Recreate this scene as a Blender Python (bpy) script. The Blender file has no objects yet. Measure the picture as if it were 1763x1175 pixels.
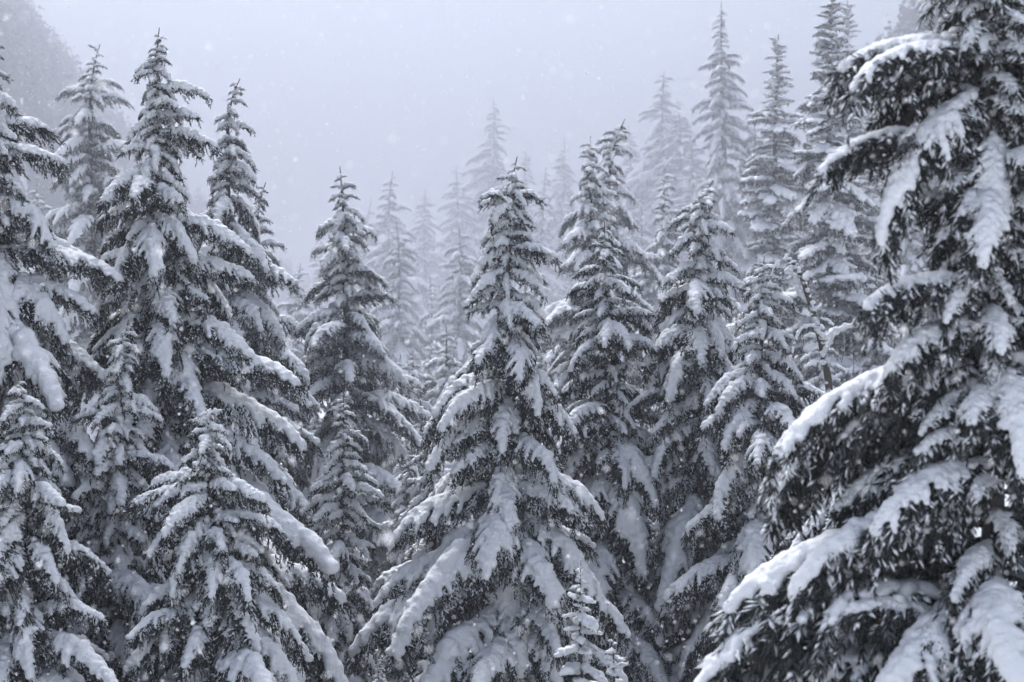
import bpy, math, random
import numpy as np
from mathutils import Matrix, Vector

R = math.radians
scene = bpy.context.scene
col = scene.collection

# ------------------------------------------------------------------ camera
HFOV = R(30.0)
FPX = 881.5 / math.tan(HFOV / 2)          # focal length in photograph pixels
cam_d = bpy.data.cameras.new('camera')
cam_d.sensor_width = 36.0
cam_d.lens = 18.0 / math.tan(HFOV / 2)
cam_d.clip_start = 0.05
cam_d.clip_end = 6000.0
cam_d.dof.use_dof = True
cam_d.dof.focus_distance = 16.5
cam_d.dof.aperture_fstop = 4.2
cam = bpy.data.objects.new('camera', cam_d)
cam.location = (0, 0, 0)
cam.rotation_euler = (R(90), 0, 0)
col.objects.link(cam)
scene.camera = cam

# ------------------------------------------------------------------ sky and sun
SUN_EL, SUN_AZ = R(56.0), R(-20.0)          # low veiled sun beyond the trees, azimuth from +Y
SUN_STRENGTH, SKY_STRENGTH = 1.5, 0.05
world = bpy.data.worlds.new('World')
scene.world = world
world.use_nodes = True
nt = world.node_tree
nt.nodes.clear()
sky = nt.nodes.new('ShaderNodeTexSky')
sky.sky_type = 'NISHITA'
sky.sun_disc = False
sky.sun_elevation = SUN_EL
sky.sun_rotation = SUN_AZ
sky.altitude = 1500
sky.air_density = 1.0
sky.dust_density = 0.5
sky.ozone_density = 1.0
hsv = nt.nodes.new('ShaderNodeHueSaturation')
hsv.inputs['Saturation'].default_value = 0.55
bg = nt.nodes.new('ShaderNodeBackground')
bg.inputs['Strength'].default_value = SKY_STRENGTH
wo = nt.nodes.new('ShaderNodeOutputWorld')
nt.links.new(sky.outputs[0], hsv.inputs['Color'])
nt.links.new(hsv.outputs[0], bg.inputs['Color'])
nt.links.new(bg.outputs[0], wo.inputs['Surface'])

sun_d = bpy.data.lights.new('sun', 'SUN')
sun_d.energy = SUN_STRENGTH
sun_d.angle = R(30)
sun_d.color = (1.0, 0.985, 0.975)
sun = bpy.data.objects.new('sun', sun_d)
to_sun = Vector((math.sin(SUN_AZ) * math.cos(SUN_EL), math.cos(SUN_AZ) * math.cos(SUN_EL), math.sin(SUN_EL)))
sun.rotation_euler = to_sun.to_track_quat('Z', 'Y').to_euler()
sun.location = to_sun * 100
col.objects.link(sun)

vs = scene.view_settings
vs.view_transform = 'Standard'
vs.look = 'None'
vs.gamma = 1.0
vs.use_curve_mapping = False
vs.exposure = 2.3

HAZE_DENSITY, HAZE_G = 0.0039, 0.70

cy = scene.cycles
cy.use_denoising = True
cy.max_bounces = 4
cy.diffuse_bounces = 1
cy.glossy_bounces = 2
cy.transmission_bounces = 2
cy.transparent_max_bounces = 8
cy.volume_bounces = 1
cy.use_adaptive_sampling = True
cy.adaptive_threshold = 0.03
cy.adaptive_min_samples = 16
cy.time_limit = 900
cy.caustics_reflective = False
cy.caustics_refractive = False

# ------------------------------------------------------------------ materials
def new_mat(name):
    m = bpy.data.materials.new(name)
    m.use_nodes = True
    n = m.node_tree
    b = n.nodes['Principled BSDF']
    return m, n, b

def rgb(c): return (c[0], c[1], c[2], 1.0)

def mat_snow():
    m, n, b = new_mat('snow')
    b.inputs['Base Color'].default_value = rgb((0.86, 0.88, 0.92))
    b.inputs['Roughness'].default_value = 0.9
    b.inputs['Specular IOR Level'].default_value = 0.15
    tc = n.nodes.new('ShaderNodeTexCoord')
    no = n.nodes.new('ShaderNodeTexNoise')
    no.inputs['Scale'].default_value = 55.0
    no.inputs['Detail'].default_value = 4.0
    n.links.new(tc.outputs['Object'], no.inputs['Vector'])
    bp = n.nodes.new('ShaderNodeBump')
    bp.inputs['Strength'].default_value = 0.5
    bp.inputs['Distance'].default_value = 0.012
    n.links.new(no.outputs['Fac'], bp.inputs['Height'])
    n2 = n.nodes.new('ShaderNodeTexNoise')                 # slumps and lumps
    n2.inputs['Scale'].default_value = 17.0; n2.inputs['Detail'].default_value = 3.0; n2.inputs['Roughness'].default_value = .6
    n.links.new(tc.outputs['Object'], n2.inputs['Vector'])
    b2 = n.nodes.new('ShaderNodeBump'); b2.inputs['Strength'].default_value = .55; b2.inputs['Distance'].default_value = .035
    n.links.new(n2.outputs['Fac'], b2.inputs['Height'])
    n3 = n.nodes.new('ShaderNodeTexNoise')                 # grain
    n3.inputs['Scale'].default_value = 260.0; n3.inputs['Detail'].default_value = 2.0
    n.links.new(tc.outputs['Object'], n3.inputs['Vector'])
    b3 = n.nodes.new('ShaderNodeBump'); b3.inputs['Strength'].default_value = .4; b3.inputs['Distance'].default_value = .003
    n.links.new(n3.outputs['Fac'], b3.inputs['Height'])
    n.links.new(b2.outputs[0], bp.inputs['Normal']); n.links.new(bp.outputs[0], b3.inputs['Normal'])
    n.links.new(b3.outputs[0], b.inputs['Normal'])
    return m

def mat_needles(name, base, tip, dust=0.35, up0=.35, patch=.45):
    m, n, b = new_mat(name)
    b.inputs['Roughness'].default_value = 0.75
    b.inputs['Specular IOR Level'].default_value = 0.2
    tc = n.nodes.new('ShaderNodeTexCoord')
    no = n.nodes.new('ShaderNodeTexNoise')
    no.inputs['Scale'].default_value = 14.0
    no.inputs['Detail'].default_value = 3.0
    n.links.new(tc.outputs['Object'], no.inputs['Vector'])
    mx = n.nodes.new('ShaderNodeMix'); mx.data_type = 'RGBA'
    mx.inputs['A'].default_value = rgb(base); mx.inputs['B'].default_value = rgb(tip)
    n.links.new(no.outputs['Fac'], mx.inputs['Factor'])
    # snow that has settled on the upward side of the sprays
    ge = n.nodes.new('ShaderNodeNewGeometry')
    sx = n.nodes.new('ShaderNodeSeparateXYZ')
    n.links.new(ge.outputs['Normal'], sx.inputs[0])
    up = n.nodes.new('ShaderNodeMapRange')
    up.inputs['From Min'].default_value = up0; up.inputs['From Max'].default_value = 0.8
    n.links.new(sx.outputs['Z'], up.inputs['Value'])
    n2 = n.nodes.new('ShaderNodeTexNoise')
    n2.inputs['Scale'].default_value = 9.0; n2.inputs['Detail'].default_value = 2.0
    n.links.new(tc.outputs['Object'], n2.inputs['Vector'])
    pt = n.nodes.new('ShaderNodeMapRange')
    pt.inputs['From Min'].default_value = patch; pt.inputs['From Max'].default_value = patch + .17
    pt.inputs['To Max'].default_value = dust
    n.links.new(n2.outputs['Fac'], pt.inputs['Value'])
    mu = n.nodes.new('ShaderNodeMath'); mu.operation = 'MULTIPLY'
    n.links.new(up.outputs[0], mu.inputs[0]); n.links.new(pt.outputs[0], mu.inputs[1])
    m2 = n.nodes.new('ShaderNodeMix'); m2.data_type = 'RGBA'
    m2.inputs['B'].default_value = rgb((0.8, 0.82, 0.86))
    n.links.new(mx.outputs['Result'], m2.inputs['A'])
    n.links.new(mu.outputs[0], m2.inputs['Factor'])
    n.links.new(m2.outputs['Result'], b.inputs['Base Color'])
    return m

def mat_bark(name, dark, light, snowy=0.6):
    m, n, b = new_mat(name)
    b.inputs['Roughness'].default_value = 0.9
    tc = n.nodes.new('ShaderNodeTexCoord')
    mp = n.nodes.new('ShaderNodeMapping'); mp.inputs['Scale'].default_value = (30, 30, 5)
    n.links.new(tc.outputs['Object'], mp.inputs['Vector'])
    no = n.nodes.new('ShaderNodeTexNoise'); no.inputs['Scale'].default_value = 2.0; no.inputs['Detail'].default_value = 5
    n.links.new(mp.outputs[0], no.inputs['Vector'])
    mx = n.nodes.new('ShaderNodeMix'); mx.data_type = 'RGBA'
    mx.inputs['A'].default_value = rgb(dark); mx.inputs['B'].default_value = rgb(light)
    n.links.new(no.outputs['Fac'], mx.inputs['Factor'])
    n2 = n.nodes.new('ShaderNodeTexNoise'); n2.inputs['Scale'].default_value = 6.0; n2.inputs['Detail'].default_value = 3
    n.links.new(tc.outputs['Object'], n2.inputs['Vector'])
    pt = n.nodes.new('ShaderNodeMapRange')
    pt.inputs['From Min'].default_value = 0.56; pt.inputs['From Max'].default_value = 0.62; pt.inputs['To Max'].default_value = snowy
    n.links.new(n2.outputs['Fac'], pt.inputs['Value'])
    m2 = n.nodes.new('ShaderNodeMix'); m2.data_type = 'RGBA'
    m2.inputs['B'].default_value = rgb((0.8, 0.82, 0.86))
    n.links.new(mx.outputs['Result'], m2.inputs['A']); n.links.new(pt.outputs[0], m2.inputs['Factor'])
    n.links.new(m2.outputs['Result'], b.inputs['Base Color'])
    bp = n.nodes.new('ShaderNodeBump'); bp.inputs['Distance'].default_value = 0.01
    n.links.new(no.outputs['Fac'], bp.inputs['Height']); n.links.new(bp.outputs[0], b.inputs['Normal'])
    return m

M_SNOW = mat_snow()
M_NEEDLE = mat_needles('hemlock_needles', (0.012, 0.015, 0.014), (0.026, 0.030, 0.027))
M_FIR = mat_needles('fir_needles', (0.020, 0.025, 0.023), (0.040, 0.045, 0.042), 0.6)
M_FROST = mat_needles('frosted_hemlock_needles', (0.016, 0.020, 0.019), (0.034, 0.038, 0.036), 0.95, .1, .36)
M_BARK = mat_bark('bark', (0.030, 0.026, 0.023), (0.085, 0.075, 0.066))
M_DEAD = mat_bark('dead_bark', (0.05, 0.042, 0.036), (0.12, 0.10, 0.085), 0.9)
M_CONE, _n, _b = new_mat('cone_scales')
_b.inputs['Base Color'].default_value = rgb((0.085, 0.040, 0.028)); _b.inputs['Roughness'].default_value = 0.8

# ------------------------------------------------------------------ mesh helpers
def mesh_from(name, V, F3=None, F4=None, mats=(), midx=None, smooth=True):
    me = bpy.data.meshes.new(name)
    V = np.asarray(V, dtype=np.float32)
    loops, starts, n3 = [], [], 0
    pos = 0
    if F3 is not None and len(F3):
        F3 = np.asarray(F3, dtype=np.int32); loops.append(F3.ravel())
        starts.append(np.arange(len(F3), dtype=np.int32) * 3); pos = len(F3) * 3
    if F4 is not None and len(F4):
        F4 = np.asarray(F4, dtype=np.int32); loops.append(F4.ravel())
        starts.append(pos + np.arange(len(F4), dtype=np.int32) * 4)
    loops = np.concatenate(loops); starts = np.concatenate(starts)
    me.vertices.add(len(V)); me.vertices.foreach_set('co', V.ravel())
    me.loops.add(len(loops)); me.loops.foreach_set('vertex_index', loops)
    me.polygons.add(len(starts)); me.polygons.foreach_set('loop_start', starts)
    if midx is not None:
        me.polygons.foreach_set('material_index', np.asarray(midx, dtype=np.int32))
    me.polygons.foreach_set('use_smooth', np.full(len(starts), smooth, dtype=bool))
    for m in mats: me.materials.append(m)
    me.update(calc_edges=True)
    return me

def ico(sub=1):
    t = (1 + 5 ** .5) / 2
    v = [(-1,t,0),(1,t,0),(-1,-t,0),(1,-t,0),(0,-1,t),(0,1,t),(0,-1,-t),(0,1,-t),(t,0,-1),(t,0,1),(-t,0,-1),(-t,0,1)]
    f = [(0,11,5),(0,5,1),(0,1,7),(0,7,10),(0,10,11),(1,5,9),(5,11,4),(11,10,2),(10,7,6),(7,1,8),(3,9,4),(3,4,2),(3,2,6),(3,6,8),(3,8,9),(4,9,5),(2,4,11),(6,2,10),(8,6,7),(9,8,1)]
    v = [tuple(np.array(a) / np.linalg.norm(a)) for a in v]
    for _ in range(sub):
        cache, nf = {}, []
        def mid(a, b):
            k = (min(a, b), max(a, b))
            if k not in cache:
                m = (np.array(v[a]) + np.array(v[b])) / 2
                v.append(tuple(m / np.linalg.norm(m))); cache[k] = len(v) - 1
            return cache[k]
        for a, b, c in f:
            ab, bc, ca = mid(a, b), mid(b, c), mid(c, a)
            nf += [(a, ab, ca), (b, bc, ab), (c, ca, bc), (ab, bc, ca)]
        f = nf
    return np.array(v), np.array(f)

ICO_V, ICO_F = ico(1)

def spheres_mesh(P, rad, zs=0.8):
    """closed blobs at the points P, to be fused into one skin of snow"""
    P = np.asarray(P); rad = np.asarray(rad)
    sc = np.array([1, 1, zs])
    V = (P[:, None, :] + ICO_V[None] * rad[:, None, None] * sc).reshape(-1, 3)
    F = (ICO_F[None] + (np.arange(len(P)) * len(ICO_V))[:, None, None]).reshape(-1, 3)
    return V, F

def fuse(V, F, voxel, smooth_it=3):
    """voxel-fuse overlapping blobs into one smooth closed mesh; returns verts, tris, quads"""
    me = mesh_from('tmp', V, F)
    o = bpy.data.objects.new('tmp', me); col.objects.link(o)
    md = o.modifiers.new('r', 'REMESH'); md.mode = 'VOXEL'; md.voxel_size = voxel; md.adaptivity = 0.0
    sm = o.modifiers.new('s', 'SMOOTH'); sm.factor = 0.5; sm.iterations = smooth_it
    dg = bpy.context.evaluated_depsgraph_get()
    ev = o.evaluated_get(dg); em = ev.to_mesh()
    n = len(em.vertices); co = np.empty(n * 3, dtype=np.float32); em.vertices.foreach_get('co', co)
    ls = np.empty(len(em.polygons), dtype=np.int32); em.polygons.foreach_get('loop_total', ls)
    vi = np.empty(len(em.loops), dtype=np.int32); em.loops.foreach_get('vertex_index', vi)
    if not (ls == 4).all():
        em.calc_loop_triangles()
        tr = np.empty(len(em.loop_triangles) * 3, dtype=np.int32); em.loop_triangles.foreach_get('vertices', tr)
        out = (co.reshape(-1, 3).copy(), tr.reshape(-1, 3), None)
    else:
        out = (co.reshape(-1, 3).copy(), None, vi.reshape(-1, 4).copy())
    ev.to_mesh_clear()
    bpy.data.objects.remove(o); bpy.data.meshes.remove(me)
    return out

def norm(a): return a / (np.linalg.norm(a, axis=-1, keepdims=True) + 1e-9)

def spindles(P, D, length, width, rng):
    """needle-clad twigs: slender three-sided spindles from P along D"""
    n = len(P)
    D = norm(D)
    ref = np.where(np.abs(D[:, 2:3]) > 0.9, np.array([[1., 0, 0]]), np.array([[0., 0, 1]]))
    A = norm(np.cross(D, ref)); B = np.cross(D, A)
    ph = rng.uniform(0, 2 * np.pi, n)
    L = length[:, None]; W = width[:, None]
    mid = P + D * L * rng.uniform(.3, .55, (n, 1))
    bend = rng.normal(0, .12, (n, 3)); bend[:, 2] -= .1
    tip = P + norm(D + bend) * L
    ring = [mid + (A * np.cos(ph + k * 2.0944)[:, None] + B * np.sin(ph + k * 2.0944)[:, None]) * W for k in range(3)]
    V = np.stack([P, ring[0], ring[1], ring[2], tip], 1).reshape(-1, 3)
    f = np.array([(0, 2, 1), (0, 3, 2), (0, 1, 3), (4, 1, 2), (4, 2, 3), (4, 3, 1)])
    F = (f[None] + (np.arange(n) * 5)[:, None, None]).reshape(-1, 3)
    return V, F

def tube(path, rads, sides=6):
    path = np.asarray(path, float); n = len(path)
    T = norm(np.gradient(path, axis=0))
    ref = np.array([0.31, 0.83, 0.17])
    A = norm(np.cross(T, ref)); B = np.cross(T, A)
    V = []
    for k in range(sides):
        a = 2 * np.pi * k / sides
        V.append(path + (A * math.cos(a) + B * math.sin(a)) * np.asarray(rads)[:, None])
    V = np.stack(V, 1).reshape(-1, 3)
    F = []
    for i in range(n - 1):
        for k in range(sides):
            F.append((i * sides + k, i * sides + (k + 1) % sides, (i + 1) * sides + (k + 1) % sides, (i + 1) * sides + k))
    return V, np.array(F)

# ------------------------------------------------------------------ boughs
class Bough: pass

def make_bough(seed, L, kind, joined=True):
    rng = np.random.default_rng(seed)
    fir = kind in ('fir', 'tuft'); laden = kind == 'laden'
    n = 28
    s = np.linspace(0, 1, n)
    if fir:
        a0, a1, pw = rng.uniform(-2, 12), rng.uniform(-28, -8), 1.2
        wfan, drp, sp = rng.uniform(.34, .44), rng.uniform(.15, .4), .055 * (L / .8) ** .6
    else:
        a0, a1, pw = rng.uniform(-2, 16), rng.uniform(-70, -44) - (10 if L < .4 else 0), rng.uniform(1.0, 1.7) - (.2 if L < .4 else 0)
        wfan, drp, sp = rng.uniform(.20, .30), rng.uniform(1.2, 2.8), .047 * (L / 1.15) ** .6
    th = np.radians(a0 + (a1 - a0) * s ** pw)
    yaw = np.cumsum(rng.normal(0, .02, n))
    step = L / (n - 1)
    T = np.stack([np.cos(th) * np.cos(yaw), np.cos(th) * np.sin(yaw), np.sin(th)], 1)
    P = np.vstack([[0, 0, 0], np.cumsum(T[:-1] * step, 0)])
    def at(x): return np.array([np.interp(x, s, P[:, i]) for i in range(3)]), norm(np.array([np.interp(x, s, T[:, i]) for i in range(3)]))
    rs = (.053 if not fir else .062) * (L / 1.15) ** (.70 if not fir else .78) * rng.uniform(.9, 1.1) * (1.08 if laden else 2.3 if kind == 'tuft' else 1.6 if L < .3 else 1.38 if L < .6 else 1.08)      # snow depth
    tl = (.058 if L > .6 else .046 if L > .25 else .034) * (1.1 if fir else 1)       # twig length
    if kind == 'tuft': tl = .022
    if laden: tl = .072 * (L / .8) ** .3
    tw = tl * (.062 if laden else .088)
    TP, TD, TL, TK = [], [], [], []
    SP, SR = [], []
    # snow along the main axis
    ph0 = rng.uniform(0, 6)
    xs = rng.uniform(.10, .26) * min(1, L / .8) if not fir else .05
    x = xs
    while x < 1.0:
        p, t = at(x)
        r = rs * ((1.1 if not laden else .8) - .45 * x) * rng.uniform(.62, 1.2) * (1 + .18 * math.sin(ph0 + 14 * x))
        if x < xs + .12: r *= .72
        SP.append(p + np.array([rng.normal(0, .2 * r), rng.normal(0, .3 * r), r * .55])); SR.append(r)
        x += r * .45 / L
    # side branchlets
    m = int(L * .9 / sp)
    prev = {1: None, -1: None}
    ph = rng.uniform(0, 6)
    for i in range(m * 2):
        x = .07 + .92 * (i + rng.uniform(-.3, .3)) / (m * 2)
        x = min(max(x, .05), .99)
        side = 1 if i % 2 else -1
        p, t = at(x)
        shp = (x / .33) ** .75 if x < .33 else ((1 - x) / .67) ** .72
        l2 = L * wfan * (shp + .10) * rng.uniform(.7, 1.2) * (1 + .22 * math.sin(ph + 9 * x + side))
        ang = R(rng.uniform(44, 66) - 18 * x)
        yv = norm(np.cross(np.array([0, 0, 1.]), t))
        up = np.cross(t, yv)
        d0 = math.cos(ang) * t + side * math.sin(ang) * yv + up * rng.uniform(-.05, .12)
        k = 9
        tt = np.linspace(0, 1, k)
        D = norm(d0[None] + np.array([0, 0, -1.])[None] * (drp * tt ** 1.2)[:, None] + rng.normal(0, .05, (k, 3)))
        Q = p + np.vstack([[0, 0, 0], np.cumsum(D[:-1] * (l2 / (k - 1)), 0)])
        tend = rng.uniform(.5, 1.0) if not fir else rng.uniform(.7, 1.0)
        # twigs along it
        nt_ = max(4, int(l2 / (tl * (.085 if laden else .125))))
        tpar = np.sort(rng.uniform(.06, 1.0, nt_))
        q = np.stack([np.interp(tpar, tt, Q[:, j]) for j in range(3)], 1)
        dq = np.stack([np.interp(tpar, tt, D[:, j]) for j in range(3)], 1)
        pv = norm(np.cross(dq, np.array([0, 0, 1.])))
        sg = rng.choice([-1, 1], nt_)[:, None]
        td = dq * rng.uniform(.5, 1, (nt_, 1)) + pv * sg * rng.uniform(.4, .9, (nt_, 1)) + rng.normal(0, .18, (nt_, 3))
        td[:, 2] -= rng.uniform(.0, .55, nt_) * (.5 if fir else 1)
        TP.append(q); TD.append(td); TL.append(tl * rng.uniform(.6, 1.3, nt_) * (1.0 - .35 * tpar)); TK.append(np.where(tpar < min(tend, .8), 0., 2.))
        # pendent sprays under it
        nh = max(1, int(l2 / (.075 if not fir else .11) * (L / 1.0) ** -.3))
        if L < .5: nh = max(1, nh // 2) if rng.uniform(0, 1) < .35 else 0
        if kind == 'tuft': nh = 0
        for _ in range(nh):
            u = rng.uniform(.05, .95)
            b0 = np.array([np.interp(u, tt, Q[:, j]) for j in range(3)])
            hl = min(.17, L * .22) * rng.uniform(.5, 1.25) * (.6 if fir else 1)
            hd = norm(np.array([rng.normal(.15, .3), side * .25 + rng.normal(0, .3), -1.0]) + .35 * t)
            nn = max(4, int(hl / (tl * (.08 if laden else .115))))
            uu = np.linspace(.1, 1, nn)[:, None]
            qq = b0 + hd * uu * hl + np.array([0, 0, -1.]) * (uu ** 2) * hl * .2
            sd = norm(np.cross(hd, rng.normal(0, 1, 3)))
            td = hd + sd * rng.choice([-1, 1], (nn, 1)) * rng.uniform(.4, .9, (nn, 1)) + rng.normal(0, .2, (nn, 3))
            TP.append(qq); TD.append(td); TL.append(tl * rng.uniform(.6, 1.15, nn) * (1.05 - .4 * uu[:, 0])); TK.append(np.ones(nn))
        # snow on it
        u = .05
        gap = rng.uniform(0, 1) < .12
        if x < xs: tend = 0 if rng.uniform(0, 1) < .6 else tend * .6
        while u < tend:
            b0 = np.array([np.interp(u, tt, Q[:, j]) for j in range(3)])
            r = rs * (.58 - .29 * u) * rng.uniform(.6, 1.25)
            if fir: r = rs * (.62 + .25 * math.sin(u * 3.0)) * rng.uniform(.8, 1.15)
            r = min(r, .35 * l2 + .2 * rs)
            if not (gap and u > .35):
                SP.append(b0 + np.array([0, 0, r * .5]) + rng.normal(0, .12 * r, 3)); SR.append(r)
            u += max(r * .5 / l2, .03)
        # web of snow to the neighbouring branchlet
        pq = prev[side]
        if pq is not None and x > xs:
            lim = rng.uniform(.05, (.3 if laden else .34) if L < 1 else .22) if not fir else rng.uniform(.3, .7)
            for u in np.arange(.12, lim, .085):
                a = np.array([np.interp(u, tt, Q[:, j]) for j in range(3)])
                b = np.array([np.interp(u, tt, pq[:, j]) for j in range(3)])
                r = rs * rng.uniform(.42, .66)
                SP.append((a + b) / 2 + np.array([0, 0, r * .35])); SR.append(r)
        prev[side] = Q
    # terminal spray
    p, t = at(1.0)
    nn = 14
    uu = rng.uniform(0, 1, nn)[:, None]
    TP.append(p + t * (uu - .5) * tl * 2); TD.append(t + rng.normal(0, .35, (nn, 3))); TL.append(tl * rng.uniform(.7, 1.4, nn)); TK.append(np.full(nn, 2.))
    TP, TD, TL, TK = np.vstack(TP), np.vstack(TD), np.concatenate(TL), np.concatenate(TK)
    V, F = spindles(TP, TD, TL, tw * rng.uniform(.7, 1.35, len(TL)), rng)
    ax_v, ax_f = tube(P, np.linspace(.012 * L + .003, .002, n), 5)
    F3 = F; F4 = ax_f + len(V); V = np.vstack([V, ax_v])
    # small lumps of snow caught on single twigs
    w1, w2 = rng.uniform(25, 40, 3) / max(L, .5), rng.uniform(0, 6, 3)
    field = np.sin(TP @ (w1 * np.array([1, .6, .3])) + w2[0]) + np.sin(TP @ (w1 * np.array([-.4, 1, .5])) + w2[1]) + np.sin(TP @ (w1 * np.array([.3, -.5, 1])) + w2[2])
    pick = (rng.uniform(0, 1, len(TL)) < np.clip(np.where(TK == 0, .75, np.where(TK == 1, .05, .28)) * (.5 if laden or kind == 'tuft' else 1) + .22 * field, .03, .92))
    fp = TP[pick] + norm(TD[pick]) * (TL[pick] * rng.uniform(.3, .6, pick.sum()))[:, None]
    fd = norm(TD[pick]); fl = TL[pick] * rng.uniform(.35, .7, pick.sum()); fw = tw * rng.uniform(1.0, 2.3, pick.sum()) * np.where(TK[pick] == 0, 1.2, .9)
    fa = norm(np.cross(fd, np.array([0, 0, 1.]))); fu = np.cross(fa, fd)
    fu = np.where(fu[:, 2:3] < 0, -fu, fu)
    fp = fp + fu * (fw * .75)[:, None] + np.array([0, 0, 1.]) * (fw * .25)[:, None]
    o6 = np.array([(1, 0, 0), (-1, 0, 0), (0, 1, 0), (0, -1, 0), (0, 0, 1), (0, 0, -.6)], float)
    f8 = np.array([(0, 2, 4), (2, 1, 4), (1, 3, 4), (3, 0, 4), (2, 0, 5), (1, 2, 5), (3, 1, 5), (0, 3, 5)])
    FV = (fp[:, None] + o6[None, :, 0:1] * (fd * fl[:, None])[:, None] + o6[None, :, 1:2] * (fa * fw[:, None])[:, None]
          + o6[None, :, 2:3] * (fu * fw[:, None])[:, None])
    FV = (FV + rng.normal(0, .12, FV.shape) * fw[:, None, None]).reshape(-1, 3)
    FF = (f8[None] + (np.arange(len(fp)) * 6)[:, None, None]).reshape(-1, 3)
    SP, SR = np.array(SP), np.array(SR)
    sv, sf = spheres_mesh(SP, SR, .8)
    voxel = max(L / (118 if laden else 106), .0042)
    SV, S3, S4 = fuse(sv, sf, voxel, 2 if L > .7 else 1)
    FF = FF + len(SV); SV = np.vstack([SV, FV]); S3 = FF if S3 is None else np.vstack([S3, FF])
    needle = M_FIR if fir else M_NEEDLE
    frost = M_FIR if fir else M_FROST
    b = Bough()
    b.length, b.reach = L, float(P[-1, 0])
    b.P = P
    b.foliage = mesh_from(f'{kind}_bough_foliage', V, F3, F4, [needle], smooth=False)
    b.snow = mesh_from(f'{kind}_bough_snow', SV, S3, S4, [M_SNOW])
    # one mesh of both for trees too far off to lift the snow from the bough
    b.both = None
    if not joined: return b
    nv = len(V)
    f3 = F3 if S3 is None else np.vstack([F3, S3 + nv])
    f4 = F4 if S4 is None else np.vstack([F4, S4 + nv])
    m3 = np.zeros(len(f3), int); m3[len(F3):] = 1
    m4 = np.zeros(len(f4), int); m4[len(F4):] = 1
    b.both = mesh_from(f'{kind}_bough', np.vstack([V, SV]), f3, f4, [frost, M_SNOW], np.concatenate([m3, m4]))
    return b

LIB = {'hemlock': {}, 'fir': {}, 'laden': {}, 'tuft': {}}
for L_, cnt in ((.15, 3), (.28, 4), (.48, 5), (.78, 6), (1.15, 6), (1.6, 4)):
    LIB['hemlock'][L_] = [make_bough(int(1000 * L_) + i * 17, L_, 'hemlock', i < 3) for i in range(cnt)]
for L_, cnt in ((.13, 3), (.26, 4), (.45, 4), (.75, 4)):
    LIB['fir'][L_] = [make_bough(5000 + int(1000 * L_) + i * 17, L_, 'fir') for i in range(cnt)]

for L_, cnt in ((.28, 3), (.48, 4), (.78, 5), (1.15, 5)):
    LIB['laden'][L_] = [make_bough(8000 + int(1000 * L_) + i * 17, L_, 'laden', False) for i in range(cnt)]

for L_, cnt in ((.10, 3), (.2, 4)):
    LIB['tuft'][L_] = [make_bough(9000 + int(1000 * L_) + i * 17, L_, 'tuft', False) for i in range(cnt)]

# ------------------------------------------------------------------ terrain
def ground_z(x, y):
    k = np.interp(y, [-60, -5, 0, 7, 16, 26, 40, 60, 90, 140, 260, 500, 1200],
                  [-1, -1.5, -1.75, -2.7, -4.9, -6.6, -7.6, -7.8, -7.4, -5.5, -1, 3, 3])
    yy = np.clip(y, 0, 400)
    left = np.clip(-x - 46 - .02 * yy, 0, 62)  # left slope is added, carrying the wood that dims the sky on that side
    right = np.clip(x - 26 - .03 * yy, 0, 62)
    k = k + (left + right) * 1.7 * np.clip((760 - y) / 500, 0, 1)
    return k + .25 * np.sin(x * .31 + 1.3) * np.cos(y * .27) + .1 * np.sin(x * .9 + y * .7)

def build_ground():
    xs = np.concatenate([-np.geomspace(1400, 22, 40), np.linspace(-20, 20, 61), np.geomspace(22, 1400, 40)])
    ys = np.concatenate([np.linspace(-60, 60, 121), np.geomspace(62, 1500, 60)])
    X, Y = np.meshgrid(xs, ys)
    Z = ground_z(X, Y)
    nx, ny = len(xs), len(ys)
    V = np.stack([X, Y, Z], -1).reshape(-1, 3)
    i = np.arange(nx * ny).reshape(ny, nx)
    F = np.stack([i[:-1, :-1], i[:-1, 1:], i[1:, 1:], i[1:, :-1]], -1).reshape(-1, 4)
    me = mesh_from('ground', V, None, F, [M_SNOW])
    o = bpy.data.objects.new('ground', me); col.objects.link(o)
    o['kind'] = 'structure'
build_ground()

# ------------------------------------------------------------------ trees
def link(name, data, parent=None):
    o = bpy.data.objects.new(name, data)
    col.objects.link(o)
    if parent is not None: o.parent = parent
    return o

def world_at(px, py, D):
    return (px - 881.5) / FPX * D, D, (587.5 - py) / FPX * D

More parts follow.
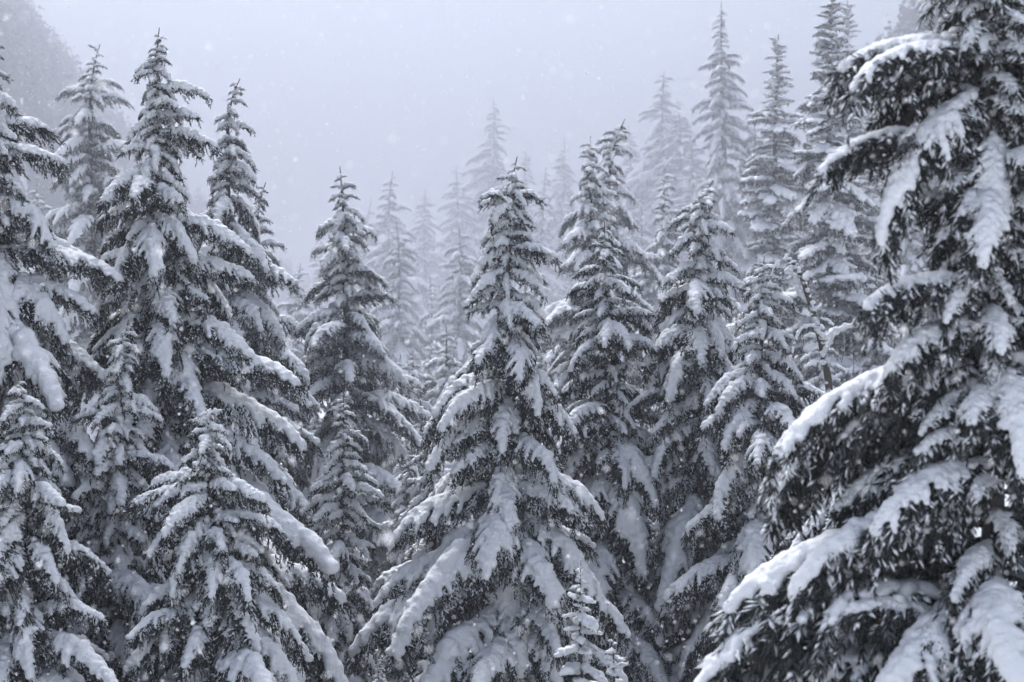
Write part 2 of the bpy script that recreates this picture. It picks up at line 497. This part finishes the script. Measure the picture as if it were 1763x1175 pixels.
def make_tree(name, label, px, py, D, k, p, rmax, species='hemlock', seed=1, nod=(0.0, 0.0), lean=0.0,
              near=True, group=None, dens=1.65, category='tree', u=None, cones=0, droop=0.0, asym=0.0, height=None, prof=None, extra=()):
    """a conifer whose tip stands at photo pixel (px, py), D metres away; crown radius = k * depth**p up to rmax"""
    rng = random.Random(seed)
    ax, ay, az = world_at(px, py, D)
    bx, by = ax - lean * 3, ay
    bz = float(ground_z(bx, by)) - .05
    if height: bz = az - height
    H = az - bz
    u = u or max(.75, min(D / 17.0, 14.0)) if u is None else u
    root = link(name, None)
    root.location = (bx, by, bz)
    root.empty_display_size = .3
    root['label'] = label; root['category'] = category
    if group: root['group'] = group
    lead = .55 * u
    wob = [rng.uniform(0, 6) for _ in range(4)]
    def axis(d):                     # trunk centre at depth d below the tip, local to the root
        f = d / H
        x = (ax - bx) * (1 - f) ** 1 + .02 * u * math.sin(wob[0] + d * 1.7 / u)
        y = .02 * u * math.sin(wob[1] + d * 1.4 / u)
        z = H - d
        if d < lead:                 # the nodding leader
            q = (1 - d / lead) ** 2
            x += nod[0] * u * q; y += nod[1] * u * q
            z -= (abs(nod[0]) + abs(nod[1])) * u * q * .45
        return np.array([x, y, z])
    ds = np.concatenate([np.linspace(0, lead, 9)[:-1], np.linspace(lead, H, 14)])
    path = np.array([axis(d) for d in ds])
    rad = .0035 * u + .017 * ds ** .95
    V, F = tube(path[::-1], rad[::-1], 9)
    link('trunk', mesh_from('trunk', V, None, F, [M_BARK]), root)
    lib = LIB[species]
    sizes = sorted(lib)
    near = near and D < 18.2
    def add_bough(d, az_, ln, pitch, roll, i):
        want = ln / u ** .35 * 1.4
        sz = min(sizes, key=lambda a: abs(math.log(a / want)))
        b = rng.choice(lib[sz] if near else [q for q in lib[sz] if q.both])
        sc = ln / max(b.reach, .6 * b.length)
        c = axis(min(d, H))
        M = (Matrix.Translation(c) @ Matrix.Rotation(az_, 4, 'Z') @ Matrix.Rotation(-pitch, 4, 'Y')
             @ Matrix.Rotation(roll, 4, 'X') @ Matrix.Diagonal((sc, sc * rng.uniform(.88, 1.15), sc * rng.uniform(.92, 1.1), 1)))
        if near:
            o = link('bough', b.foliage, root); o.matrix_basis = M
            link('snow', b.snow, o)['kind'] = 'stuff'
        else:
            o = link('bough', b.both, root); o.matrix_basis = M
        if cones and i % 3 == 0 and sz >= .45:
            for _ in range(rng.randint(1, cones)):
                q = b.P[rng.randint(10, 24)]
                cn = link('cone', CONE, o)
                cn.location = (q[0], q[1] + rng.uniform(-.09, .09), q[2] - rng.uniform(.03, .10))
                cn.rotation_euler = (rng.uniform(-.4, .4), rng.uniform(-.4, .4), rng.uniform(0, 6))
    d = .05 * u
    az_ = rng.uniform(0, 6.28)
    i = 0
    fir = species in ('fir', 'tuft')
    while d < H - .35 * u:
        r = min(rmax, k * d ** p) * (1 - .3 * math.exp(-d / (.55 * u))) + .045 * u
        if prof: r = float(np.interp(d, [a for a, _ in prof], [b for _, b in prof]))
        low = az - d < -.178 * D - .9
        gs = (.022 + .016 * min(d / u, 3.0) ** .8 + .03 * math.exp(-d / (.16 * u))) * u / dens * (1.0 if not low else 2.0)
        if fir: gs *= .62
        d += gs * rng.uniform(.6, 1.4)
        az_ += 2.39996 + rng.uniform(-.45, .45)
        ln = r * (rng.uniform(.6, 1.15) if fir else rng.uniform(.5, 1.15))
        if rng.random() < .1: ln *= 1.25
        ln *= 1 + .25 * math.sin(wob[2] + 1.9 * az_ + 2.3 * d / u)
        ln *= (1 + asym * math.cos(az_)) * (1 + .16 * math.sin(wob[3] + 5.1 * d / u) + .10 * math.sin(wob[1] + 11.3 * d / u))
        ln = min(ln, 1.3 * r)
        if D < 9 and math.sin(az_) < -.6: ln *= .66        # boughs on the near side are shorter
        if rng.random() < .06: continue
        dd = d / u
        if fir: pitch = np.interp(dd, [0, .3, 1.2, 4], [38, 14, -6, -16])
        else: pitch = np.interp(dd, [0, .35, 1.2, 3, 6], [30, 2, -9, -14, -20])
        add_bough(d, az_, ln, R(pitch + rng.gauss(0, 13) - droop), R(rng.uniform(-16, 16)), i)
        i += 1
    for d, a, ln, pitch in extra:
        add_bough(d, R(a), ln, R(pitch), R(rng.uniform(-6, 6)), i)
    return root

def make_cone():
    """hanging seed cone with overlapping scales"""
    V, F = [], []
    n = 9
    prof = [.35, .75, .95, 1, .98, .88, .72, .5, .2]
    for i in range(n):
        z = -i * .0052
        for k in range(8):
            a = 2 * math.pi * (k + .5 * (i % 2)) / 8
            r = .0125 * prof[i] * (1.12 if k % 2 else .86)
            V.append((r * math.cos(a), r * math.sin(a), z - (.002 if k % 2 else 0)))
    for i in range(n - 1):
        for k in range(8):
            F.append((i * 8 + k, (i + 1) * 8 + k, (i + 1) * 8 + (k + 1) % 8, i * 8 + (k + 1) % 8))
    return mesh_from('cone', np.array(V), None, F, [M_CONE], smooth=False)
CONE = make_cone()

G_FAR = 'hazy trees far up the valley'
G_FIR = 'narrow firs on the right'
# name, label, px, py, D, k, p, rmax, kwargs
T = make_tree
# the foreground
T('hemlock_tree', 'large out-of-focus snowy hemlock with brown cones, nearest at right edge', 1705, -260, 7.5, .54, .66, 1.5, seed=11, cones=3, dens=1.9, u=.85, nod=(-.05, 0), species='laden',
  prof=[(0, .1), (.5, .36), (.79, .5), (1.18, .60), (1.4, .42), (1.75, .44), (2.05, .74), (2.5, .80), (3.0, 1.08), (3.6, 1.15)],
  extra=[(.80, 182, .56, 10), (1.19, 186, .64, 8), (1.85, 205, .52, -14), (2.05, 180, .80, 6), (2.62, 190, .85, -4), (2.98, 180, 1.16, 0), (3.25, 176, 1.2, 2), (1.3, 262, .5, -35), (2.95, 222, .8, -14)])
T('hemlock_tree', 'snowy hemlock half hidden behind the large out-of-focus right tree', 1460, 640, 11.0, .62, .75, 1.2, seed=12, nod=(.06, 0), species='laden')
T('hemlock_tree', 'tallest dark hemlock in the centre with broad snow-laden lower boughs', 875, 265, 16.0, .41, .95, 1.75, seed=13, nod=(.06, 0),
  prof=[(0, .05), (.2, .11), (.41, .23), (.9, .37), (1.43, .52), (2.1, .72), (2.35, .80), (2.7, .78), (3.3, 1.05), (3.8, 1.15), (5.2, 1.4)],
  extra=[(1.98, 180, .68, 0), (2.05, 172, .72, -4), (2.15, 215, .85, -14), (2.62, 355, .82, -4), (3.30, 180, 1.12, 0), (3.60, 186, 1.3, 2), (3.05, 226, 1.5, -24), (3.75, 232, 1.5, -22), (3.1, 268, .8, -46), (2.95, 330, .95, -20)])
T('hemlock_tree', 'tall dark hemlock at left with clear tip above its neighbours', 265, 45, 15.0, .35, .95, 1.5, seed=14, nod=(.04, 0), asym=.22, extra=[(1.9, 0, .78, 8), (2.3, 345, .85, 2), (3.1, 355, 1.1, -6), (.5, 0, .38, 12), (.85, 2, .45, 10)])
T('hemlock_tree', 'slender hemlock with tip leaning right, just right of the tall left tree', 392, 125, 18.5, .29, 1.0, 1.35, seed=15, nod=(.12, 0), lean=.05, asym=.25)
T('hemlock_tree', 'dark hemlock cut off by the left edge of the picture', -35, 30, 14.5, .50, .9, 1.5, seed=16, nod=(.05, 0), extra=[(1.8, 0, 1.05, 10), (2.0, 350, .95, 2), (2.4, 355, .9, 4), (1.1, 0, .62, 10)])
T('hemlock_tree', 'low hemlock in the lower left corner with tip bent left', 45, 640, 12.5, .47, .82, 1.2, seed=17, nod=(-.07, 0))
T('hemlock_tree', 'hemlock between the lower left corner tree and the tall left tree', 205, 545, 14.0, .34, .85, 1.1, seed=18, nod=(.07, 0))
T('hemlock_tree', 'low bright-tipped hemlock in front of the tall left tree', 365, 685, 13.0, .48, .88, 1.2, seed=19, nod=(-.04, 0))
# the middle rows
T('hemlock_tree', 'medium snowy hemlock standing alone left of the centre tree', 592, 285, 24.0, .37, .88, 1.6, seed=20, nod=(-.02, 0))
T('hemlock_tree', 'small narrow hemlock in front of the medium left-of-centre tree', 588, 665, 17.5, .27, .85, .9, seed=21)
T('hemlock_tree', 'small crooked-tipped hemlock peeking out behind the slender left tree', 440, 305, 24.0, .24, .9, 1.2, seed=22, nod=(.10, 0))
T('hemlock_tree', 'low hemlock with arching boughs at the left foot of the centre tree', 745, 745, 19.0, .50, .75, 1.2, seed=23)
T('hemlock_tree', 'left tip of the twin snowy hemlocks right of the centre tree', 1020, 235, 33.0, .345, .9, 1.5, seed=24)
T('hemlock_tree', 'right tip of the twin snowy hemlocks, its leader curling right', 1050, 195, 37.0, .345, .9, 1.5, seed=25, nod=(.12, 0))
T('hemlock_tree', 'columnar hemlock with round snow pads right of the centre tree', 1045, 375, 18.0, .43, .66, 1.0, species='laden', seed=26)
T('hemlock_tree', 'hemlock with hooked tip and long upper boughs, centre right', 1207, 300, 18.0, .45, .68, 1.1, seed=27, nod=(.12, 0))
T('hemlock_tree', 'hemlock with pointed crown beside the bare bent snag', 1308, 440, 17.0, .47, .72, 1.2, seed=28, nod=(.03, 0))
T('hemlock_tree', 'small hazy hemlock between the twin tips and the hooked tree', 1145, 290, 75.0, .40, .85, 2.6, near=False, seed=29)
T('hemlock_tree', 'grey hazy hemlock behind the tall left tree', 158, 70, 44.0, .45, .82, 1.8, near=False, seed=30, nod=(.07, 0))
T('hemlock_tree', 'faint small hemlock behind the left edge tree', 62, 318, 60.0, .42, .85, 1.8, near=False, seed=31)
T('hemlock_tree', 'dark low hemlock between the columnar and the hooked trees', 1150, 640, 22.0, .46, .8, 1.2, seed=32)
T('hemlock_tree', 'low hemlock filling the gap below the slender left tree', 480, 760, 20.5, .46, .8, 1.2, seed=34)
T('hemlock_tree', 'shadowy low hemlock in the gap left of the centre tree, behind the pale sapling', 690, 610, 31.0, .46, .8, 1.8, near=False, seed=35)
T('hemlock_tree', 'shadowy low hemlock behind the right flank of the medium left tree', 640, 600, 34.0, .46, .8, 1.8, near=False, seed=36)
T('hemlock_tree', 'shadowy low hemlock behind the left flank of the medium left tree', 525, 640, 32.0, .46, .8, 1.8, near=False, seed=37)
T('hemlock_tree', 'shadowy low hemlock behind the columnar tree, on its left', 985, 560, 33.0, .46, .8, 1.8, near=False, seed=38)
T('hemlock_tree', 'shadowy low hemlock close behind the left side of the centre tree', 800, 660, 25.0, .46, .8, 1.5, near=False, seed=39)
T('hemlock_tree', 'shadowy hemlock just behind the pale sapling, left of the centre tree', 722, 690, 27.0, .5, .8, 1.5, near=False, seed=55)
ORD = 'first second third fourth fifth sixth seventh eighth ninth tenth eleventh twelfth thirteenth fourteenth fifteenth sixteenth'.split()
for i, (px, py, D) in enumerate(((455, 600, 38), (520, 610, 44), (600, 560, 50), (655, 570, 46), (715, 600, 38), (765, 560, 48), (830, 600, 42), (935, 520, 44),
                                 (1000, 500, 48), (1100, 540, 40), (1180, 520, 46), (1265, 500, 40), (1340, 520, 44), (1415, 540, 36), (1510, 480, 42), (1590, 520, 40))):
    T('hemlock_tree', f'{ORD[i]} from the left of the shadowy hemlocks mostly hidden behind the front rows', px, py, D, .46, .82, 2.4, near=False, seed=80 + i, group='shadowy hemlocks behind the front rows', dens=1.3)
# hemlocks added out of view at left to shade the trees along that side
for i, (x, y, top) in enumerate(((-6.6, 9.5, 9.0), (-8.2, 13.5, 11.0), (-9.4, 17.5, 12.0), (-10.8, 21.5, 13.0), (-12.4, 26.0, 13.0), (-9.8, 11.0, 12.0), (-7.4, 15.6, 12.5), (-8.6, 19.6, 13.5))):
    T('hemlock_tree', f'{ORD[i]} of the tall hemlocks added for shade left of the picture, counted from the camera', 881.5 + x / y * FPX, 587.5 - top / y * FPX, y, .34, .85, 2.0, near=False, seed=120 + i, u=1.5, group='tall hemlocks left of the picture')
for i, (x, y, top) in enumerate(((5.4, 8.2, 8.0), (6.4, 11.5, 9.5), (7.8, 15.5, 11.0), (9.4, 20.0, 12.0))):  # unseen tall trees added to cut the side light from the right
    T('hemlock_tree', f'{ORD[i]} of the tall hemlocks added for shade right of the picture, counted from the camera', 881.5 + x / y * FPX, 587.5 - top / y * FPX, y, .34, .85, 2.0, near=False, seed=140 + i, u=1.5, group='tall hemlocks right of the picture')
# young trees
T('fir_sapling', 'small bright snow-clumped sapling at the right foot of the centre tree', 1000, 965, 13.0, .20, .55, .18, species='tuft', seed=50, dens=.3, u=.36, category='sapling')
T('fir_sapling', 'tiny leaning snow-coated sapling right of the bright sapling', 1052, 1078, 12.8, .16, .6, .12, species='tuft', seed=51, dens=.3, u=.34, lean=-.05, category='sapling')
T('hemlock_sapling', 'tiny sapling with hooked tip at the lower left of the centre tree', 650, 1118, 13.5, .30, .8, .4, seed=52, u=.42, nod=(.14, 0), category='sapling')
T('hemlock_sapling', 'small pale sapling in the gap left of the centre tree', 706, 768, 21.0, .28, .8, .6, seed=53, u=.7, category='sapling')
# firs
T('fir_tree', 'narrow spire fir nearest the centre of the right-hand firs', 1338, 60, 62.0, .27, .78, 2.2, species='fir', near=False, group=G_FIR, seed=40)
T('fir_tree', 'tallest spire fir cut off by the top edge, right', 1430, -25, 44.0, .23, .85, 1.8, species='fir', group=G_FIR, seed=41)
T('fir_tree', 'thin spire fir directly behind the tallest fir', 1462, -5, 80.0, .19, .85, 2.2, species='fir', near=False, group=G_FIR, seed=42)
T('fir_tree', 'short hazy fir between the tallest fir and the big right tree', 1492, 155, 72.0, .17, .85, 1.1, species='fir', near=False, group=G_FIR, seed=43)
# far
far = [
 ('hazy hemlock behind the small crooked-tipped tree at left', 506, 450, 58, .45, .85, 2.2),
 ('pale hemlock with wide boughs right of the medium left tree', 690, 378, 62, .40, .85, 2.4),
 ('very pale hemlock spire left of centre against the fog', 668, 290, 68, .46, .9, 3.0),
 ('faint tall hemlock dissolving into fog behind the centre tree', 852, 165, 105, .40, .95, 4.0),
 ('pale hemlock just left of the centre tree crown', 795, 385, 62, .46, .85, 2.6),
 ('faint narrow hemlock between the centre tree and the twin tips', 935, 288, 80, .34, .9, 2.6),
 ('faint broad hemlock in fog above the small hazy hemlock', 1137, 118, 85, .50, .9, 3.5),
 ('faint hemlock in fog right beside the twin tips', 1083, 215, 92, .44, .9, 3.2),
 ('faint hemlock in fog left of the tall grey hazy tree', 1196, 225, 80, .44, .9, 3.2),
 ('tall grey hazy hemlock left of the spire firs', 1246, 2, 66, .34, .82, 2.2),
 ('dark hazy hemlock cut by the top edge behind the big right tree', 1605, -70, 60, .50, .8, 2.6),
 ("pale low hemlock behind the gap right of the slender left tree", 560, 520, 75, .45, .85, 2.6),
 ('very pale low hemlock just left of the medium left tree', 640, 450, 82, .45, .85, 2.6),
 ('pale low hemlock between the medium left tree and the centre tree', 742, 475, 66, .45, .85, 2.6),
 ('hazy low hemlock at the left elbow of the centre tree', 752, 580, 52, .42, .85, 2.4),
 ('faint low hemlock right behind the centre tree shoulder', 905, 372, 90, .42, .88, 2.8),
 ('faint low hemlock left of the twin tips', 985, 335, 85, .42, .88, 2.8),
 ('faint hemlock right of the twin tips, below the broad faint one', 1108, 330, 70, .42, .88, 2.8),
 ('hazy hemlock between the hooked tree and the grey hazy tree', 1268, 290, 70, .42, .85, 2.6),
 ('hazy low hemlock between the two left spire firs', 1392, 330, 50, .40, .85, 2.4),
 ('hazy low hemlock beside the tall left tree, on its left', 118, 400, 46, .42, .85, 2.2),
 ('hazy low hemlock at the left edge behind the dark edge tree', 18, 350, 52, .42, .85, 2.2),
 ('hazy low hemlock between the slender left tree and the medium one', 478, 560, 44, .42, .85, 2.2),
 ('faint hemlock tip just right of the medium left tree, above the pale ones', 630, 345, 80, .44, .88, 2.8),
 ('faint hemlock tip midway between the medium left tree and the centre tree', 732, 325, 95, .44, .88, 2.8),
 ('faint hemlock tip at the left shoulder of the tall foggy centre one', 785, 285, 98, .44, .88, 2.8),
 ('faint hemlock tip at the right shoulder of the tall foggy centre one', 905, 255, 105, .44, .88, 2.8),
 ('faint hemlock tip close left of the twin tips', 968, 235, 98, .44, .88, 2.8),
 ('faint hemlock tip right of the broad faint one in fog', 1172, 165, 82, .44, .88, 2.8),
 ('hazy hemlock tip between the grey hazy tree and the first spire fir', 1296, 205, 66, .44, .88, 2.8),
 ('faint hemlock tip left of the medium left tree', 548, 400, 85, .44, .88, 2.8),
 ('hazy hemlock low behind the spire firs', 1555, 240, 50, .42, .8, 2.2),
]
for i, (lab, px, py, D, k, p, rm) in enumerate(far):
    D *= 2.2 if D < 68 else 3.4
    T('hemlock_tree', lab, px, py, D, k, p, rm * 3.5, near=False, group=G_FAR, dens=2.1, seed=60 + i, nod=(random.Random(i).uniform(-.06, .06), 0))

# ------------------------------------------------------------------ the bare bent snag
def make_snag(D=15.6):
    def W(pts, dy=0.0): return np.array([world_at(px, py, D) for px, py in pts]) + np.array([0, dy, 0])
    def smooth(pts, n=30):
        p = np.asarray(pts, float); t = np.linspace(0, 1, len(p)); q = np.linspace(0, 1, n)
        out = np.stack([np.interp(q, t, p[:, i]) for i in range(3)], 1)
        for _ in range(6): out[1:-1] = (out[:-2] + 2 * out[1:-1] + out[2:]) / 4
        return out
    gx = world_at(1455, 0, D)[0]; gz = float(ground_z(gx, D)) - .05
    base = np.array([gx, D, gz])
    root = link('snag_tree', None); root.location = base
    root['label'] = 'bare bent snag with curled drooping twigs and snow along its stem'; root['category'] = 'tree'
    rng = np.random.default_rng(5)
    def limb(name, pts, r0, r1, snow=True, sr=.028, parent=root, cover=.8):
        P = smooth(pts) - base
        V, F = tube(P, np.linspace(r0, r1, len(P)), 7)
        o = link(name, mesh_from(name, V, None, F, [M_DEAD]), parent)
        if snow:
            SP, SR = [], []
            for i in range(len(P) * 4):
                f = rng.uniform(0, 1)
                if math.sin(f * 37 + sr * 900) + rng.uniform(-.6, .6) > 2 * cover - .6: continue
                c = np.array([np.interp(f, np.linspace(0, 1, len(P)), P[:, j]) for j in range(3)])
                r = sr * rng.uniform(.5, 1.1) * (1 - .45 * f)
                SP.append(c + rng.normal(0, .35 * r, 3) + np.array([0, -.3 * r, r * .7])); SR.append(r)
            v, f3 = spheres_mesh(np.array(SP), np.array(SR), .85)
            a, b3, b4 = fuse(v, f3, .006, 1)
            link('snow', mesh_from('snag_snow', a, b3, b4, [M_SNOW]), o)['kind'] = 'stuff'
        return o
    stem = W([(1440, 760), (1425, 640), (1412, 580), (1398, 530), (1384, 490), (1372, 455), (1352, 445)])
    stem = np.vstack([base, stem])
    limb('trunk', stem, .04, .012, sr=.032, cover=.95)
    limb('branch', W([(1360, 447), (1340, 450), (1328, 470), (1322, 500)], -.03), .008, .003, sr=.012, cover=.5)
    limb('branch', W([(1368, 452), (1350, 458), (1338, 478), (1330, 486)], -.10), .007, .003, sr=.01, cover=.4)
    limb('branch', W([(1414, 588), (1440, 572), (1470, 562), (1500, 566), (1522, 585)], -.05), .016, .004, sr=.03, cover=.9)
    limb('branch', W([(1412, 582), (1395, 558), (1372, 570), (1362, 605), (1352, 640)], -.08), .011, .003, sr=.018, cover=.7)
    limb('branch', W([(1418, 610), (1432, 592), (1440, 570), (1428, 552), (1415, 550)], .06), .011, .004, sr=.02)
    limb('branch', W([(1393, 520), (1380, 508), (1365, 470), (1355, 470)], .05), .009, .003, sr=.03)
    for x0, y0, x1, y1 in ((1450, 568, 1447, 625), (1475, 563, 1482, 610), (1460, 566, 1468, 640), (1380, 566, 1376, 618), (1500, 567, 1506, 600)):
        limb('branch', W([(x0, y0), ((x0 + x1) / 2 + 4, (y0 + y1) / 2), (x1, y1)], -.05), .004, .0018, snow=False)
make_snag()

# ------------------------------------------------------------------ far wooded valley sides, the left one added to darken the sky there
def hillside_forest(name, label, side, n, seed, y0, y1):
    rng = np.random.default_rng(seed)
    P, D, Ln, W = [], [], [], []
    made = 0
    while made < n:
        y = y0 + (y1 - y0) * rng.uniform(0, 1) ** 1.5
        foot = (46 + .02 * min(y, 400)) if side < 0 else (26 + .03 * min(y, 400))
        x = side * (foot + rng.uniform(-2, 62))
        if abs(x) / y > .42: continue
        z = float(ground_z(x, y)); h = rng.uniform(10, 15); r0 = h * rng.uniform(.17, .23)
        m = 36
        f = rng.uniform(0, 1, m) ** .75                    # 0 at the tip, 1 at the foot
        a = rng.uniform(0, 2 * np.pi, m)
        rr = (r0 * f ** .85 + .12) * rng.uniform(.6, 1.25, m)
        P.append(np.stack([np.full(m, x), np.full(m, y), z + h * (1 - f * .95)], 1))
        D.append(np.stack([np.cos(a), np.sin(a), -.25 - .45 * f + rng.normal(0, .15, m)], 1))
        Ln.append(rr * 1.15); W.append(rr * .42 + .10)
        made += 1
    V, F = spindles(np.vstack(P), np.vstack(D), np.concatenate(Ln), np.concatenate(W), rng)
    o = link(name, mesh_from(name, V, F, None, [M_NEEDLE], smooth=False))
    o['kind'] = 'stuff'; o['label'] = label; o['category'] = 'forest'
hillside_forest('hillside_forest', 'wooded valley side added to darken the fog at left', -1, 1500, 3, 125, 600)
hillside_forest('hillside_forest', 'dim wooded valley side fading into fog at right', 1, 900, 4, 80, 600)

# ------------------------------------------------------------------ falling snow
def falling_snow():
    rng = np.random.default_rng(7)
    n = 66000
    y = rng.uniform(2.2, 36, n)
    x = rng.uniform(-1, 1, n) * (1.5 + .36 * y)
    z = rng.uniform(-1, 1, n) * (1.0 + .25 * y)
    keep = z > ground_z(x, y) + .1
    P = np.stack([x, y, z], 1)[keep]
    r = rng.uniform(.0024, .0055, len(P)) * np.where(rng.uniform(0, 1, len(P)) < .04, 1.7, 1)
    v = np.array([(1,1,1),(1,-1,-1),(-1,1,-1),(-1,-1,1)], float) * .55
    f = np.array([(0,1,2),(0,3,1),(0,2,3),(1,3,2)])
    V = P[:, None] + v[None] * r[:, None, None] * rng.uniform(.7, 1.3, (len(P), 4, 1))
    F = (f[None] + (np.arange(len(P)) * 4)[:, None, None]).reshape(-1, 3)
    m, nn, b = new_mat('snowflake')
    b.inputs['Base Color'].default_value = rgb((.95, .95, .97)); b.inputs['Roughness'].default_value = 1
    b.inputs['Specular IOR Level'].default_value = 0
    tr = nn.nodes.new('ShaderNodeBsdfTranslucent'); tr.inputs['Color'].default_value = rgb((.95, .95, .97))
    mx = nn.nodes.new('ShaderNodeMixShader'); mx.inputs[0].default_value = .65
    out = nn.nodes['Material Output']
    nn.links.new(b.outputs[0], mx.inputs[1]); nn.links.new(tr.outputs[0], mx.inputs[2]); tp = nn.nodes.new('ShaderNodeBsdfTransparent')
    m3 = nn.nodes.new('ShaderNodeMixShader'); m3.inputs[0].default_value = .2
    nn.links.new(mx.outputs[0], m3.inputs[1]); nn.links.new(tp.outputs[0], m3.inputs[2]); nn.links.new(m3.outputs[0], out.inputs['Surface'])
    o = link('falling_snow', mesh_from('falling_snow', V.reshape(-1, 3), F, None, [m]))
    o['kind'] = 'stuff'; o['label'] = 'snowflakes falling in front of and between the trees'; o['category'] = 'snow'
falling_snow()

# ------------------------------------------------------------------ haze
def haze():
    x0, x1, y0, y1, z0, z1 = -1450, 1450, -80, 1550, -12, 128
    V = [(x, y, z) for z in (z0, z1) for y in (y0, y1) for x in (x0, x1)]
    F = [(0, 2, 3, 1), (4, 5, 7, 6), (0, 1, 5, 4), (2, 6, 7, 3), (0, 4, 6, 2), (1, 3, 7, 5)]
    m = bpy.data.materials.new('haze'); m.use_nodes = True
    n = m.node_tree; n.nodes.clear()
    pv = n.nodes.new('ShaderNodeVolumePrincipled')
    pv.inputs['Color'].default_value = rgb((.60, .62, .69))
    pv.inputs['Density'].default_value = HAZE_DENSITY
    pv.inputs['Anisotropy'].default_value = HAZE_G
    out = n.nodes.new('ShaderNodeOutputMaterial')
    n.links.new(pv.outputs[0], out.inputs['Volume'])
    o = link('haze', mesh_from('haze', np.array(V), None, np.array(F), [m], smooth=False))
    o['kind'] = 'stuff'; o['label'] = 'pale winter fog filling the valley between the trees'; o['category'] = 'haze'
haze()
